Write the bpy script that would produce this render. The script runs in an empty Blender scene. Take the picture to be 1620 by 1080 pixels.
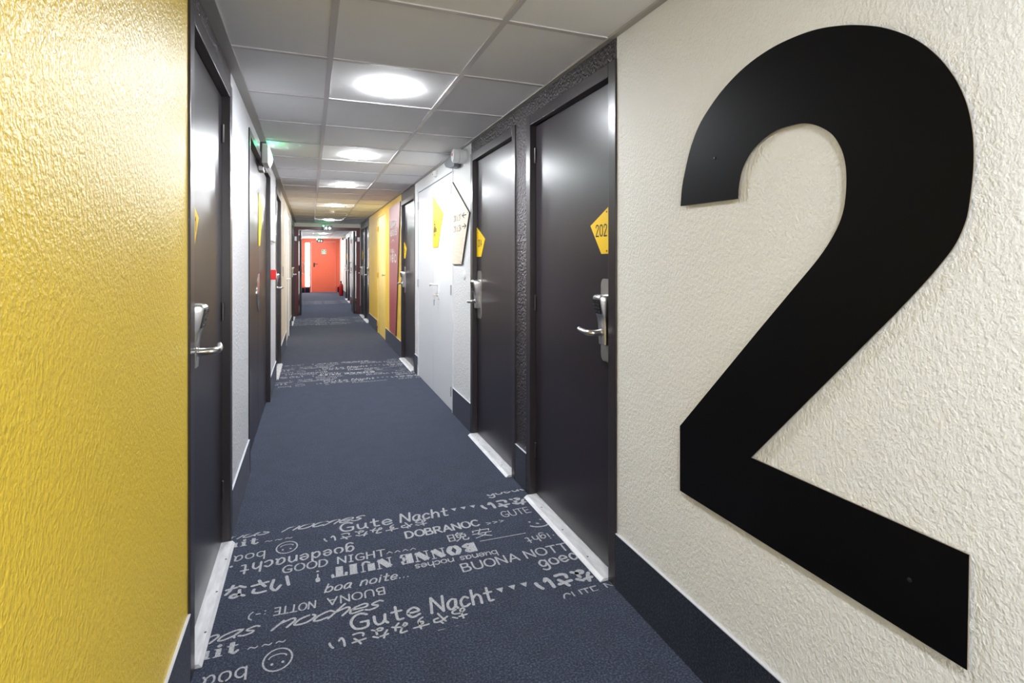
import bpy, bmesh, math, random
from mathutils import Vector, Matrix
random.seed(7)
SC = bpy.context.scene
COL = SC.collection

# ------------------------------------------------------------------ camera
cam_d = bpy.data.cameras.new('camera')
cam = bpy.data.objects.new('camera', cam_d)
COL.objects.link(cam)
cam.location = (0, 0, 1.28)
cam.rotation_euler = (math.radians(90), 0, -math.atan((810 - 491) / 836.0))
cam_d.sensor_width = 36
cam_d.lens = 836.0 / 1620 * 36
cam_d.shift_y = -(540 - 412) / 1620.0
cam_d.clip_start = 0.05
SC.camera = cam

# ------------------------------------------------------------------ world, exposure
w = bpy.data.worlds.new('world')
SC.world = w
w.use_nodes = True
w.node_tree.nodes['Background'].inputs[0].default_value = (0.75, 0.85, 1, 1)
w.node_tree.nodes['Background'].inputs[1].default_value = 0.6
vs = SC.view_settings
vs.view_transform = 'Standard'
vs.look = 'None'
vs.gamma = 1
vs.use_curve_mapping = False
vs.exposure = 2.42
LAMP = 58.0          # radiance of the round LED diffusers

R, L, CEIL = 1.12, -0.345, 2.155
Y0, YE = -3.6, 22.6
FIRE = 13.2

# ------------------------------------------------------------------ materials
def mat(name, col, rough=0.5, metal=0.0, spec=0.5, emit=None, es=0.0, coat=0.0):
    m = bpy.data.materials.new(name)
    m.use_nodes = True
    b = m.node_tree.nodes['Principled BSDF']
    b.inputs['Base Color'].default_value = (*col, 1)
    b.inputs['Roughness'].default_value = rough
    b.inputs['Metallic'].default_value = metal
    b.inputs['Specular IOR Level'].default_value = spec
    b.inputs['Coat Weight'].default_value = coat
    if emit:
        b.inputs['Emission Color'].default_value = (*emit, 1)
        b.inputs['Emission Strength'].default_value = es
    return m

def nd(m, t, **kw):
    n = m.node_tree.nodes.new(t)
    for k, v in kw.items():
        setattr(n, k, v)
    return n

def lk(m, a, b):
    m.node_tree.links.new(a, b)

def noise(m, scale, detail=2.0, rough=0.5, stretch=None):
    tc = nd(m, 'ShaderNodeTexCoord')
    n = nd(m, 'ShaderNodeTexNoise')
    n.inputs['Scale'].default_value = scale
    n.inputs['Detail'].default_value = detail
    n.inputs['Roughness'].default_value = rough
    if stretch:
        mp = nd(m, 'ShaderNodeMapping')
        mp.inputs['Scale'].default_value = stretch
        lk(m, tc.outputs['Object'], mp.inputs[0])
        lk(m, mp.outputs[0], n.inputs['Vector'])
    else:
        lk(m, tc.outputs['Object'], n.inputs['Vector'])
    return n

def ramp(m, src, stops):
    r = nd(m, 'ShaderNodeValToRGB')
    el = r.color_ramp.elements
    while len(el) < len(stops):
        el.new(0.5)
    for e, (p, c) in zip(el, stops):
        e.position = p
        e.color = (*c, 1)
    lk(m, src, r.inputs[0])
    return r

def bump(m, src, strength, dist):
    b = nd(m, 'ShaderNodeBump')
    b.inputs['Strength'].default_value = strength
    b.inputs['Distance'].default_value = dist
    lk(m, src, b.inputs['Height'])
    lk(m, b.outputs[0], m.node_tree.nodes['Principled BSDF'].inputs['Normal'])
    return b

def stucco(name, col, rough, spec=0.5, strength=0.55, dist=0.006, scale=88):
    """rolled-on textured wall coating: flattened lumps about a centimetre across"""
    m = mat(name, col, rough, spec=spec)
    n1 = noise(m, scale, 2.5, 0.55, (1, 1, 0.8))
    r = ramp(m, n1.outputs[0], [(0.36, (0, 0, 0)), (0.68, (1, 1, 1))])
    bump(m, r.outputs[0], strength, dist)
    return m

M = {}
M['beige'] = stucco('beige_textured_paint', (0.755, 0.75, 0.725), 0.5, 0.3, 0.36, 0.004, 120)
M['white_wall'] = stucco('white_textured_paint', (0.72, 0.72, 0.72), 0.5, 0.35, 0.4)
M['cream_wall'] = stucco('cream_textured_paint', (0.70, 0.67, 0.60), 0.5, 0.35, 0.4)
M['grey_white'] = stucco('pale_grey_textured_paint', (0.57, 0.57, 0.59), 0.5, 0.3, 0.4)
M['yellow'] = stucco('yellow_gloss_textured_paint', (0.86, 0.60, 0.05), 0.36, 0.5, 0.34, 0.004, 120)
M['yellow_far'] = stucco('soft_yellow_textured_paint', (0.84, 0.56, 0.085), 0.55, 0.25, 0.3)
M['brown_stucco'] = stucco('brown_textured_paint', (0.034, 0.027, 0.030), 0.30, 0.5, 0.9, 0.006, 85)
M['brown'] = mat('brown_lacquer', (0.022, 0.017, 0.022), 0.31)
n = noise(M['brown'], 14, 3, 0.5, (1, 1, 0.15)); bump(M['brown'], n.outputs[0], 0.04, 0.004)
M['brown_frame'] = mat('brown_frame_paint', (0.030, 0.024, 0.027), 0.28)
M['white_door'] = mat('white_door_paint', (0.74, 0.75, 0.78), 0.32)
M['yellow_door'] = mat('yellow_door_paint', (0.88, 0.64, 0.17), 0.42, spec=.3)
M['red_dark'] = mat('dark_red_paint', (0.085, 0.012, 0.016), 0.35)
M['black_brown'] = mat('blackish_brown_paint', (0.016, 0.012, 0.013), 0.4)
M['coral'] = mat('coral_paint', (0.78, 0.135, 0.062), 0.4)
M['alu'] = mat('brushed_aluminium', (0.72, 0.72, 0.74), 0.6, 0.3)
n = noise(M['alu'], 60, 3, 0.6, (1, .2, 1)); r_ = ramp(M['alu'], n.outputs[0], [(0.3, (0.50, 0.50, 0.52)), (0.7, (0.66, 0.66, 0.68))]); lk(M['alu'], r_.outputs[0], M['alu'].node_tree.nodes['Principled BSDF'].inputs['Base Color'])
M['steel'] = mat('satin_steel', (0.56, 0.55, 0.54), 0.30, 1.0)
M['chrome'] = mat('chrome', (0.75, 0.76, 0.78), 0.14, 1.0)
M['plate_steel'] = mat('brushed_steel_plate', (0.42, 0.40, 0.38), 0.42, 0.9)
M['black'] = mat('black_paint', (0.003, 0.003, 0.004), 0.42, spec=0.10)
M['black_plastic'] = mat('black_plastic', (0.012, 0.012, 0.013), 0.35)
M['keycap'] = mat('keypad_buttons', (0.10, 0.10, 0.11), 0.25, 0.6)
M['sign_yellow'] = mat('yellow_sign', (0.86, 0.55, 0.006), 0.5, spec=0.3)
M['plywood'] = mat('pale_wood', (0.72, 0.62, 0.49), 0.5)
n = noise(M['plywood'], 9, 4, 0.6, (1, 0.6, 6)); r_ = ramp(M['plywood'], n.outputs[0], [(0.3, (0.66, 0.55, 0.42)), (0.7, (0.77, 0.68, 0.56))]); lk(M['plywood'], r_.outputs[0], M['plywood'].node_tree.nodes['Principled BSDF'].inputs['Base Color'])
M['mdf'] = mat('raw_mdf_edge', (0.27, 0.22, 0.15), 0.8)
M['edge_dark'] = mat('dark_sign_edge', (0.03, 0.03, 0.028), 0.6)
M['ink'] = mat('dark_ink', (0.02, 0.02, 0.02), 0.6)
M['maroon'] = mat('maroon_panel', (0.42, 0.085, 0.10), 0.42)
M['white_ink'] = mat('white_ink', (0.74, 0.70, 0.70), 0.6)
M['white_plastic'] = mat('white_plastic', (0.78, 0.78, 0.77), 0.4)
M['offwhite_plastic'] = mat('offwhite_plastic', (0.62, 0.62, 0.62), 0.45)
M['grey_plastic'] = mat('slate_grey_plastic', (0.10, 0.115, 0.14), 0.4)
M['red'] = mat('red_plastic', (0.62, 0.008, 0.008), 0.4)
M['green'] = mat('green_sign', (0.02, 0.30, 0.14), 0.5)
M['mint'] = mat('pale_green_sign', (0.55, 0.82, 0.66), 0.5)
M['dark_green'] = mat('dark_green_sign', (0.008, 0.04, 0.03), 0.4)
M['lit_white'] = mat('lit_pictogram', (0.9, 0.9, 0.9), 0.4, emit=(0.9, 1, 0.95), es=0.3)
M['lit_green'] = mat('lit_green_pictogram', (0.02, 0.5, 0.2), 0.4, emit=(0.03, 0.8, 0.3), es=0.35)
M['led'] = mat('green_led', (0.0, 0.6, 0.1), 0.3, emit=(0.01, 1.0, 0.30), es=45)
M['lamp'] = mat('led_diffuser', (0.9, 0.9, 0.9), 0.5, emit=(0.93, 0.965, 1.0), es=LAMP)
M['tee'] = mat('ceiling_tee', (0.62, 0.60, 0.61), 0.4)
M['angle'] = mat('wall_angle_trim', (0.42, 0.40, 0.38), 0.45)
M['brass'] = mat('golden_hinge', (0.75, 0.45, 0.08), 0.35, 0.6)
M['grey_metal'] = mat('grey_metal', (0.45, 0.46, 0.48), 0.4, 0.6)
M['rubber'] = mat('black_rubber', (0.012, 0.012, 0.012), 0.6)
M['skirt_edge'] = mat('skirting_edge', (0.52, 0.53, 0.58), 0.5)
M['fixing'] = mat('screw', (0.10, 0.09, 0.07), 0.4, 0.8)
M['daylight'] = mat('bright_frosted_window', (0.9, 0.9, 0.9), 0.5, emit=(0.95, 0.98, 1.0), es=6)

M['fill_glow'] = mat('fill_window_glow', (0.9, 0.9, 0.9), 0.5, emit=(1.0, 0.98, 0.96), es=2.6)  # glow of the added fill window behind the camera
m = mat('mineral_ceiling_tile', (0.88, 0.875, 0.88), 0.85, spec=0.2)
n = noise(m, 160, 3, 0.6); bump(m, n.outputs[0], 0.12, 0.002); M['tile'] = m

def carpet(name, lo, mid, hi, sheen=0.16):
    m = mat(name, mid, 0.95, spec=0.15)
    n1 = noise(m, 150, 4, 0.75)
    n2 = noise(m, 9, 2, 0.5)
    r1 = ramp(m, n1.outputs[0], [(0.34, lo), (0.50, mid), (0.68, hi)])
    r2 = ramp(m, n2.outputs[0], [(0.3, (0.86, 0.86, 0.86)), (0.7, (1.12, 1.12, 1.12))])
    mx = nd(m, 'ShaderNodeMix', data_type='RGBA', blend_type='MULTIPLY')
    mx.inputs[0].default_value = 1
    lk(m, r1.outputs[0], mx.inputs[6]); lk(m, r2.outputs[0], mx.inputs[7])
    b = m.node_tree.nodes['Principled BSDF']
    lk(m, mx.outputs[2], b.inputs['Base Color'])
    b.inputs['Sheen Weight'].default_value = sheen
    b.inputs['Sheen Roughness'].default_value = 0.5
    b.inputs['Sheen Tint'].default_value = (0.75, 0.8, 1, 1)
    bump(m, n1.outputs[0], 0.5, 0.004)
    return m
M['carpet'] = carpet('blue_grey_carpet', (0.004, 0.006, 0.012), (0.020, 0.026, 0.048), (0.085, 0.097, 0.135))
M['skirt'] = carpet('navy_carpet_skirting', (0.002, 0.003, 0.007), (0.008, 0.011, 0.021), (0.036, 0.042, 0.066), 0.08)
m = mat('pale_grey_carpet_print', (0.46, 0.465, 0.48), 0.95, spec=0.1)
n = noise(m, 260, 2, 0.6); r_ = ramp(m, n.outputs[0], [(0.34, (0.22, 0.23, 0.26)), (0.62, (0.42, 0.425, 0.44))]); lk(m, r_.outputs[0], m.node_tree.nodes['Principled BSDF'].inputs['Base Color'])
M['print'] = m

# ------------------------------------------------------------------ mesh helpers
class MB:
    def __init__(s):
        s.v, s.f, s.mi, s.mats = [], [], [], []
    def m(s, mt):
        if mt not in s.mats:
            s.mats.append(mt)
        return s.mats.index(mt)
    def add(s, vs, fs, mt):
        o = len(s.v); k = s.m(mt)
        s.v += [tuple(p) for p in vs]
        for f in fs:
            s.f.append([o + i for i in f]); s.mi.append(k)
    def box(s, x0, x1, y0, y1, z0, z1, mt):
        s.add([(x, y, z) for x in (x0, x1) for y in (y0, y1) for z in (z0, z1)],
              [(0, 1, 3, 2), (4, 6, 7, 5), (0, 4, 5, 1), (2, 3, 7, 6), (0, 2, 6, 4), (1, 5, 7, 3)], mt)
    def prism(s, poly, f0, f1, mt, side=None):
        """poly: 2d points; f0, f1 map a 2d point to 3d for the two faces"""
        k = len(poly)
        s.add([f0(p) for p in poly] + [f1(p) for p in poly], [], mt)
        o = len(s.v) - 2 * k
        a, b = s.m(mt), s.m(side or mt)
        s.f.append([o + i for i in range(k)]); s.mi.append(a)
        s.f.append([o + k + i for i in range(k)]); s.mi.append(a)
        for i in range(k):
            j = (i + 1) % k
            s.f.append([o + i, o + j, o + k + j, o + k + i]); s.mi.append(b)
    def tube(s, pts, r, mt, seg=12, caps=True):
        pts = [Vector(p) for p in pts]
        rr = r if isinstance(r, (list, tuple)) else [r] * len(pts)
        rings = []; up = None
        for i, p in enumerate(pts):
            t = (pts[min(i + 1, len(pts) - 1)] - pts[max(i - 1, 0)]).normalized()
            if up is None:
                up = Vector((0, 0, 1)) if abs(t.z) < 0.9 else Vector((1, 0, 0))
            a = t.cross(up).normalized(); b = a.cross(t).normalized(); up = b
            rad = rr[i]
            ra, rb = rad if isinstance(rad, tuple) else (rad, rad)
            rings.append([p + a * ra * math.cos(2 * math.pi * k / seg) + b * rb * math.sin(2 * math.pi * k / seg) for k in range(seg)])
        s.loft(rings, mt, caps)
    def loft(s, rings, mt, caps=True):
        k = len(rings[0]); fs = []
        for i in range(len(rings) - 1):
            for j in range(k):
                q = (j + 1) % k
                fs.append((i * k + j, i * k + q, (i + 1) * k + q, (i + 1) * k + j))
        if caps:
            fs.append(tuple(range(k))); fs.append(tuple((len(rings) - 1) * k + j for j in range(k)))
        s.add([p for rg in rings for p in rg], fs, mt)
    def lathe(s, org, axis, prof, mt, seg=32):
        """prof: (radius, distance along axis)"""
        a = Vector(axis).normalized()
        u = a.orthogonal().normalized(); v = a.cross(u)
        org = Vector(org)
        s.loft([[org + a * h + (u * math.cos(2 * math.pi * k / seg) + v * math.sin(2 * math.pi * k / seg)) * max(r, 1e-4) for k in range(seg)] for r, h in prof], mt)
    def build(s, name, parent=None, bevel=0, smooth=True, recalc=True, **props):
        me = bpy.data.meshes.new(name)
        me.from_pydata(s.v, [], s.f)
        for mt in s.mats:
            me.materials.append(M[mt])
        me.polygons.foreach_set('material_index', s.mi)
        if recalc:
            bm = bmesh.new(); bm.from_mesh(me)
            bmesh.ops.recalc_face_normals(bm, faces=bm.faces)
            bm.to_mesh(me); bm.free()
        if smooth:
            me.shade_smooth(); me.set_sharp_from_angle(angle=math.radians(35))
        o = bpy.data.objects.new(name, me)
        COL.objects.link(o)
        if parent:
            o.parent = parent
            q = parent; off = Vector((0, 0, 0))
            while q:
                off += q.location; q = q.parent
            o.location = -off
        if bevel:
            b = o.modifiers.new('bevel', 'BEVEL'); b.width = bevel; b.segments = 2; b.limit_method = 'ANGLE'
        for k, v in props.items():
            o[k] = v
        return o

def recentre(o):
    """move a mesh object's origin to the foot of its own geometry"""
    vs_ = [v.co for v in o.data.vertices]
    lo = [min(v[i] for v in vs_) for i in range(3)]; hi = [max(v[i] for v in vs_) for i in range(3)]
    c = Vector(((lo[0] + hi[0]) / 2, (lo[1] + hi[1]) / 2, lo[2]))
    o.data.transform(Matrix.Translation(-c)); o.location = o.location + c
    return o

def root(name, loc, label, cat, group=None, kind=None):
    o = bpy.data.objects.new(name, None)
    o.empty_display_size = 0.05
    COL.objects.link(o); o.location = loc
    o['label'] = label; o['category'] = cat
    if group: o['group'] = group
    if kind: o['kind'] = kind
    return o

# wall frame: a point y along the corridor, z up, n out of the wall into the corridor
def W(side, y, z, n):
    return ((R - n) if side > 0 else (L + n), y, z)

def wbox(mb, side, y0, y1, z0, z1, n0, n1, mt):
    a, b = W(side, 0, 0, n0)[0], W(side, 0, 0, n1)[0]
    mb.box(min(a, b), max(a, b), y0, y1, z0, z1, mt)

def wprism(mb, side, poly, n0, n1, mt, edge=None):
    mb.prism(poly, lambda p: W(side, p[0], p[1], n0), lambda p: W(side, p[0], p[1], n1), mt, edge)

# ------------------------------------------------------------------ stroke lettering
# each glyph: advance width, strokes. 'l' straight, 'c' curved, digit = pen width factor, 'f' flat ends
GLY = {
 'A': (.78, 'l 0,0 .38,1 .76,0;l .14,.34 .62,.34'), 'B': (.66, 'l 0,0 0,1;c 0,1 .45,.97 .5,.76 .4,.55 0,.52;c 0,.52 .5,.5 .62,.27 .5,.04 0,0'),
 'C': (.7, 'c .68,.85 .45,1 .15,.88 0,.5 .15,.1 .45,0 .68,.14'), 'D': (.72, 'l 0,0 0,1;c 0,1 .45,.95 .68,.52 .45,.06 0,0'),
 'E': (.58, 'l .55,1 0,1 0,0 .57,0;l 0,.52 .48,.52'), 'G': (.76, 'c .7,.86 .45,1 .15,.88 0,.5 .15,.1 .45,0 .7,.1 .72,.4;l .42,.42 .74,.42'),
 'H': (.7, 'l 0,0 0,1;l .66,0 .66,1;l 0,.5 .66,.5'), 'I': (.4, 'l .2,0 .2,1;l .04,1 .36,1;l .04,0 .36,0'), 'N': (.72, 'l 0,0 0,1 .68,0 .68,1'),
 'O': (.8, 'c .4,1 .1,.85 0,.5 .1,.15 .4,0 .7,.15 .8,.5 .7,.85 .4,1'), 'R': (.66, 'l 0,0 0,1;c 0,1 .5,.96 .56,.74 .42,.5 0,.47;l .25,.47 .64,0'),
 'T': (.7, 'l 0,1 .7,1;l .35,1 .35,0'), 'U': (.7, 'c 0,1 0,.4 .1,.08 .35,0 .6,.08 .7,.4 .7,1'), 'S': (.6, 'c .56,.86 .3,1 .05,.85 .08,.6 .5,.45 .58,.2 .32,0 .02,.14'),
 'L': (.55, 'l 0,1 0,0 .52,0'), 'V': (.7, 'l 0,1 .35,0 .7,1'), 'F': (.55, 'l .55,1 0,1 0,0;l 0,.52 .45,.52'),
 'a': (.56, 'c .5,.55 .25,.64 .02,.4 .06,.08 .25,0 .46,.2 .5,.55;c .5,.6 .46,.2 .58,0'), 'b': (.54, 'l 0,1 0,0;c 0,.42 .25,.64 .5,.46 .5,.14 .25,0 0,.12'),
 'c': (.5, 'c .48,.52 .25,.64 .02,.4 .06,.08 .28,0 .5,.12'), 'd': (.56, 'c .5,.45 .25,.64 .02,.4 .06,.08 .25,0 .5,.18;l .52,1 .52,0'),
 'e': (.54, 'c .04,.3 .48,.34 .46,.52 .28,.64 .04,.48 .02,.2 .2,0 .52,.12'), 'g': (.54, 'c .5,.5 .25,.64 .02,.4 .08,.1 .3,.06 .5,.3;c .5,.6 .52,.1 .45,-.25 .2,-.34 .02,-.22'),
 'h': (.54, 'l 0,1 0,0;c 0,.4 .28,.64 .48,.46 .5,.2 .5,0'), 'i': (.16, 'l .08,.6 .08,0;l .08,.82 .08,.86'), 'l': (.16, 'l .08,1 .08,0'),
 'n': (.54, 'l 0,.6 0,0;c 0,.4 .28,.64 .48,.46 .5,.2 .5,0'), 'o': (.56, 'c .28,.62 .06,.5 0,.3 .06,.08 .28,0 .5,.08 .56,.3 .5,.5 .28,.62'),
 's': (.42, 'c .38,.54 .2,.64 .04,.5 .12,.36 .34,.26 .38,.1 .2,0 0,.08'), 't': (.46, 'c .2,.95 .2,.4 .24,.06 .46,.06;l 0,.6 .44,.62'),
 'u': (.54, 'c 0,.6 .02,.2 .14,.02 .34,.08 .46,.3;c .48,.6 .46,.2 .56,0'), 'v': (.5, 'l 0,.6 .25,0 .5,.6'), 'f': (.4, 'c .42,.95 .22,.95 .2,.6 .2,0;l 0,.6 .4,.6'),
 '.': (.14, 'l .06,.03 .06,.04'), '!': (.16, 'l .08,1 .08,.32;l .08,.03 .08,.05'), ':': (.16, 'l .08,.12 .08,.14;l .08,.5 .08,.52'), '-': (.4, 'l .04,.36 .36,.36'),
 ')': (.3, 'c 0,.95 .24,.7 .24,.3 0,0'), '~': (.6, 'c 0,.3 .14,.46 .3,.36 .46,.28 .58,.44'), '^': (.5, 'l 0,.1 .25,.6 .5,.1'), '>': (.55, 'l 0,.7 .5,.4 0,.1'), '<': (.6, 'l .5,.75 .05,.45 .5,.15;l .05,.45 .95,.45'), '}': (.6, 'l .5,.75 .95,.45 .5,.15;l .05,.45 .95,.45'),
 ' ': (.42, ''), '\u2019': (.2, 'l .1,.9 .05,.75'), '\u00b7': (.3, 'l .15,.45 .15,.46'), '\u00e0': (.56, 'c .5,.55 .25,.64 .02,.4 .06,.08 .25,0 .46,.2 .5,.55;c .5,.6 .46,.2 .58,0;l .15,.95 .3,.78'),
 '\u00e9': (.54, 'c .04,.3 .48,.34 .46,.52 .28,.64 .04,.48 .02,.2 .2,0 .52,.12;l .2,.76 .38,.95'),
 '0': (.5, 'c .24,1 .04,.85 .02,.5 .04,.15 .24,0 .44,.15 .47,.5 .44,.85 .24,1'), '1': (.4, 'l .05,.75 .25,1 .25,0'), '2': (.5, 'c .02,.78 .08,.96 .26,1 .44,.9 .44,.68 .25,.4 .02,0;l .02,0 .48,0'),
 '3': (.5, 'c .04,.88 .25,1 .44,.85 .4,.58 .2,.52;c .2,.52 .44,.45 .46,.2 .25,0 .03,.12'), '4': (.52, 'l .36,0 .36,1 .02,.28 .5,.28'), '6': (.5, 'c .4,.96 .12,.7 .03,.3 .2,0 .44,.15 .44,.45 .2,.55 .04,.35'),
 '7': (.5, 'l .02,1 .47,1 .17,0'), '8': (.5, 'c .25,.55 .06,.7 .1,.95 .25,1 .4,.95 .44,.7 .25,.55 .02,.35 .06,.05 .25,0 .44,.05 .48,.35 .25,.55'),
 '5': (.5, 'l .44,1 .08,1 .05,.58;c .05,.58 .28,.66 .46,.45 .42,.1 .2,0 .02,.1'), '9': (.5, 'c .08,.04 .36,.3 .46,.7 .28,1 .05,.85 .05,.55 .28,.45 .45,.65'),
 '\u3044': (1, 'c .10,.86 .12,.42 .24,.10 .38,.30;c .72,.80 .86,.55 .90,.32'),
 '\u3055': (1, 'l .12,.66 .86,.76;c .42,1 .55,.72 .74,.44;c .24,.36 .22,.14 .45,.03 .78,.06'),
 '\u306a': (1, 'l .06,.74 .50,.80;c .32,1 .22,.62 .06,.38;l .64,.86 .90,.68;c .66,.56 .68,.2 .5,.04 .3,.12 .4,.28 .66,.22 .92,.05'),
 '\u307f': (1, 'c .18,.9 .54,.92 .40,.5 .2,.12 .06,.26 .25,.42 .6,.38 .96,.24;c .80,.62 .76,.3 .54,.0'),
 '\u3059': (1, 'l .04,.76 .96,.80;c .55,1 .56,.6 .5,.36 .34,.40 .38,.58 .56,.55 .58,.3 .46,.1 .28,0'),
 '\u3084': (1, 'c .04,.48 .5,.78 .86,.76 .86,.5 .6,.44;l .42,1 .52,.82;c .22,.86 .4,.4 .52,0'),
 '\u304a': (1, 'l .06,.72 .55,.77;c .33,1 .33,.5 .33,.16 .15,.05 .08,.25 .4,.46 .76,.42 .86,.2 .58,.02;l .70,.88 .94,.70'),
 '\u6669': (1, 'l .05,.85 .32,.85 .32,.15 .05,.15 .05,.85;l .05,.5 .32,.5;l .58,1 .42,.76;l .54,.88 .80,.88 .70,.72;l .47,.72 .88,.72 .88,.45 .47,.45 .47,.72;c .66,.72 .62,.36 .38,.04;c .74,.45 .74,.10 .95,.08 .98,.22'),
 '\u5b89': (1, 'l .5,1 .5,.86;l .1,.68 .1,.85 .92,.85 .88,.68;l .03,.46 .97,.48;c .45,.76 .3,.4 .55,.2 .88,.0;c .70,.46 .55,.2 .12,.0'),
}
STENCIL = {
 'B': (.86, 'lf5 .2,0 .2,1;l1 .02,.97 .34,.97;l1 .02,.03 .34,.03;c3 .46,.93 .66,.76 .46,.56;c3 .46,.46 .74,.26 .46,.07'),
 'O': (.9, 'c4 .28,.88 .12,.5 .28,.12;c4 .62,.88 .78,.5 .62,.12;l1 .4,.98 .5,.98;l1 .4,.02 .5,.02'),
 'N': (.9, 'l1 .12,0 .12,.95;lf5 .16,.93 .72,.06;l1 .78,.06 .78,1;l1 0,.02 .24,.02;l1 .66,.98 .9,.98'),
 'E': (.8, 'lf5 .2,0 .2,1;l1 .02,.97 .6,.97;l1 .02,.03 .6,.03;l2 .62,.97 .68,.74;l2 .62,.03 .70,.26;l1 .38,.5 .54,.5;l2 .55,.36 .55,.64'),
 'U': (.86, 'lf5 .2,1 .2,.28;c2 .3,.16 .46,.02 .64,.1 .70,.3;l1 .70,.3 .70,1;l1 .02,.97 .38,.97;l1 .58,.97 .82,.97'),
 'I': (.5, 'lf5 .25,0 .25,1;l1 .04,.97 .46,.97;l1 .04,.03 .46,.03'),
 'T': (.84, 'lf5 .42,0 .42,1;l1 .24,.03 .6,.03;l1 .04,.95 .3,.95;l1 .54,.95 .8,.95;l2 .05,.95 .03,.72;l2 .79,.95 .81,.72'),
 '!': (.3, 'l3 .15,1 .15,.8;l1 .15,.8 .15,.36;l2 .15,.08 .15,.06'), ' ': (.4, ''),
}
SERIF = {
 'u': (.72, 'lf3 .16,.62 .16,.14;c2 .16,.14 .3,.02 .52,.2;lf3 .54,.62 .54,0;l1 .02,.6 .2,.6;l1 .4,.6 .58,.6;l1 .54,.02 .70,.02'),
 'i': (.44, 'lf3 .2,.62 .2,0;l1 .04,.6 .24,.6;l1 .04,.02 .38,.02;l3 .2,.84 .2,.85'), 't': (.5, 'lf3 .2,.9 .2,.1;c2 .22,.1 .34,.0 .48,.14;l1 .02,.6 .44,.6'),
 'N': GLY['N'], ' ': (.3, ''), '~': GLY['~'],
}

def smooth_pts(p, k):
    if len(p) < 3: return p
    closed = (Vector(p[0]) - Vector(p[-1])).length < 1e-6
    out = []
    for i in range(len(p) - 1):
        p1, p2 = Vector(p[i]), Vector(p[i + 1])
        p0 = Vector(p[i - 1]) if i else (Vector(p[-2]) if closed else p1 * 2 - p2)
        p3 = Vector(p[i + 2]) if i + 2 < len(p) else (Vector(p[1]) if closed else p2 * 2 - p1)
        for q in range(k):
            t = q / k
            out.append(tuple(0.5 * ((2 * p1) + (p2 - p0) * t + (2 * p0 - 5 * p1 + 4 * p2 - p3) * t * t + (3 * p1 - p0 - 3 * p2 + p3) * t ** 3)))
    out.append(p[-1])
    return out

def ribbons(pts, wd, flat, emit, seg):
    """emit(2d polygons, stroke number) for a pen line of width wd; corners sharper than 55 degrees start a new stroke"""
    h = wd / 2
    P = []
    for p in pts:
        p = Vector(p)
        if not P or (p - P[-1]).length > 1e-6: P.append(p)
    if len(P) < 2: return
    runs, cur = [], [P[0]]
    for i in range(1, len(P)):
        cur.append(P[i])
        if i < len(P) - 1 and (P[i] - P[i - 1]).angle(P[i + 1] - P[i]) > math.radians(55):
            runs.append(cur); cur = [P[i]]
    runs.append(cur)
    for rn in runs:
        ribbons.k = (ribbons.k + 1) % 14
        lf, rg = [], []
        for i, p in enumerate(rn):
            a = (rn[i] - rn[i - 1]).normalized() if i else (rn[1] - rn[0]).normalized()
            b = (rn[i + 1] - rn[i]).normalized() if i < len(rn) - 1 else a
            t = (a + b).normalized()
            nn_ = Vector((-t.y, t.x)) * (h / max(.6, t.dot(a)))
            lf.append(p + nn_); rg.append(p - nn_)
        for i in range(len(rn) - 1):
            emit([lf[i], rg[i], rg[i + 1], lf[i + 1]])
        if not flat:
            k = max(3, seg // 2)
            for c, d in ((rn[0], rn[0] - rn[1]), (rn[-1], rn[-1] - rn[-2])):
                a0 = math.atan2(d.y, d.x)
                emit([c + Vector((math.cos(a0 + math.pi * (j / k - .5)), math.sin(a0 + math.pi * (j / k - .5)))) * h for j in range(k + 1)])
ribbons.k = 0

def write(emit, text, p0, p1, H, pen, font=GLY, shear=0.0, gap=0.16, sub=5, seg=8, hscale=None):
    """set text from p0 to p1 (baseline, 2d), capital height H, pen width in metres; emit takes 2d polygons"""
    p0, p1 = Vector(p0), Vector(p1)
    tot = sum(font[c][0] + gap for c in text) - gap
    d = (p1 - p0)
    sx = d.length / tot if hscale is None else hscale
    ex = d.normalized(); ey = Vector((-ex.y, ex.x))
    x = 0.0
    for c in text:
        adv, st = font[c]
        for s in st.split(';'):
            if not s: continue
            cmd, *pp = s.split()
            pts = [tuple(float(q) for q in a.split(',')) for a in pp]
            mult = int(cmd[-1]) if cmd[-1].isdigit() else 1
            if cmd[0] == 'c': pts = smooth_pts(pts, sub)
            wp = []
            for (a, b) in pts:
                q = p0 + ex * ((x + a) * sx + shear * b * H) + ey * (b * H)
                wp.append((q.x, q.y))
            ribbons(wp, pen * mult, 'f' in cmd[1:], emit, seg)
        x += adv + gap

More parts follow.
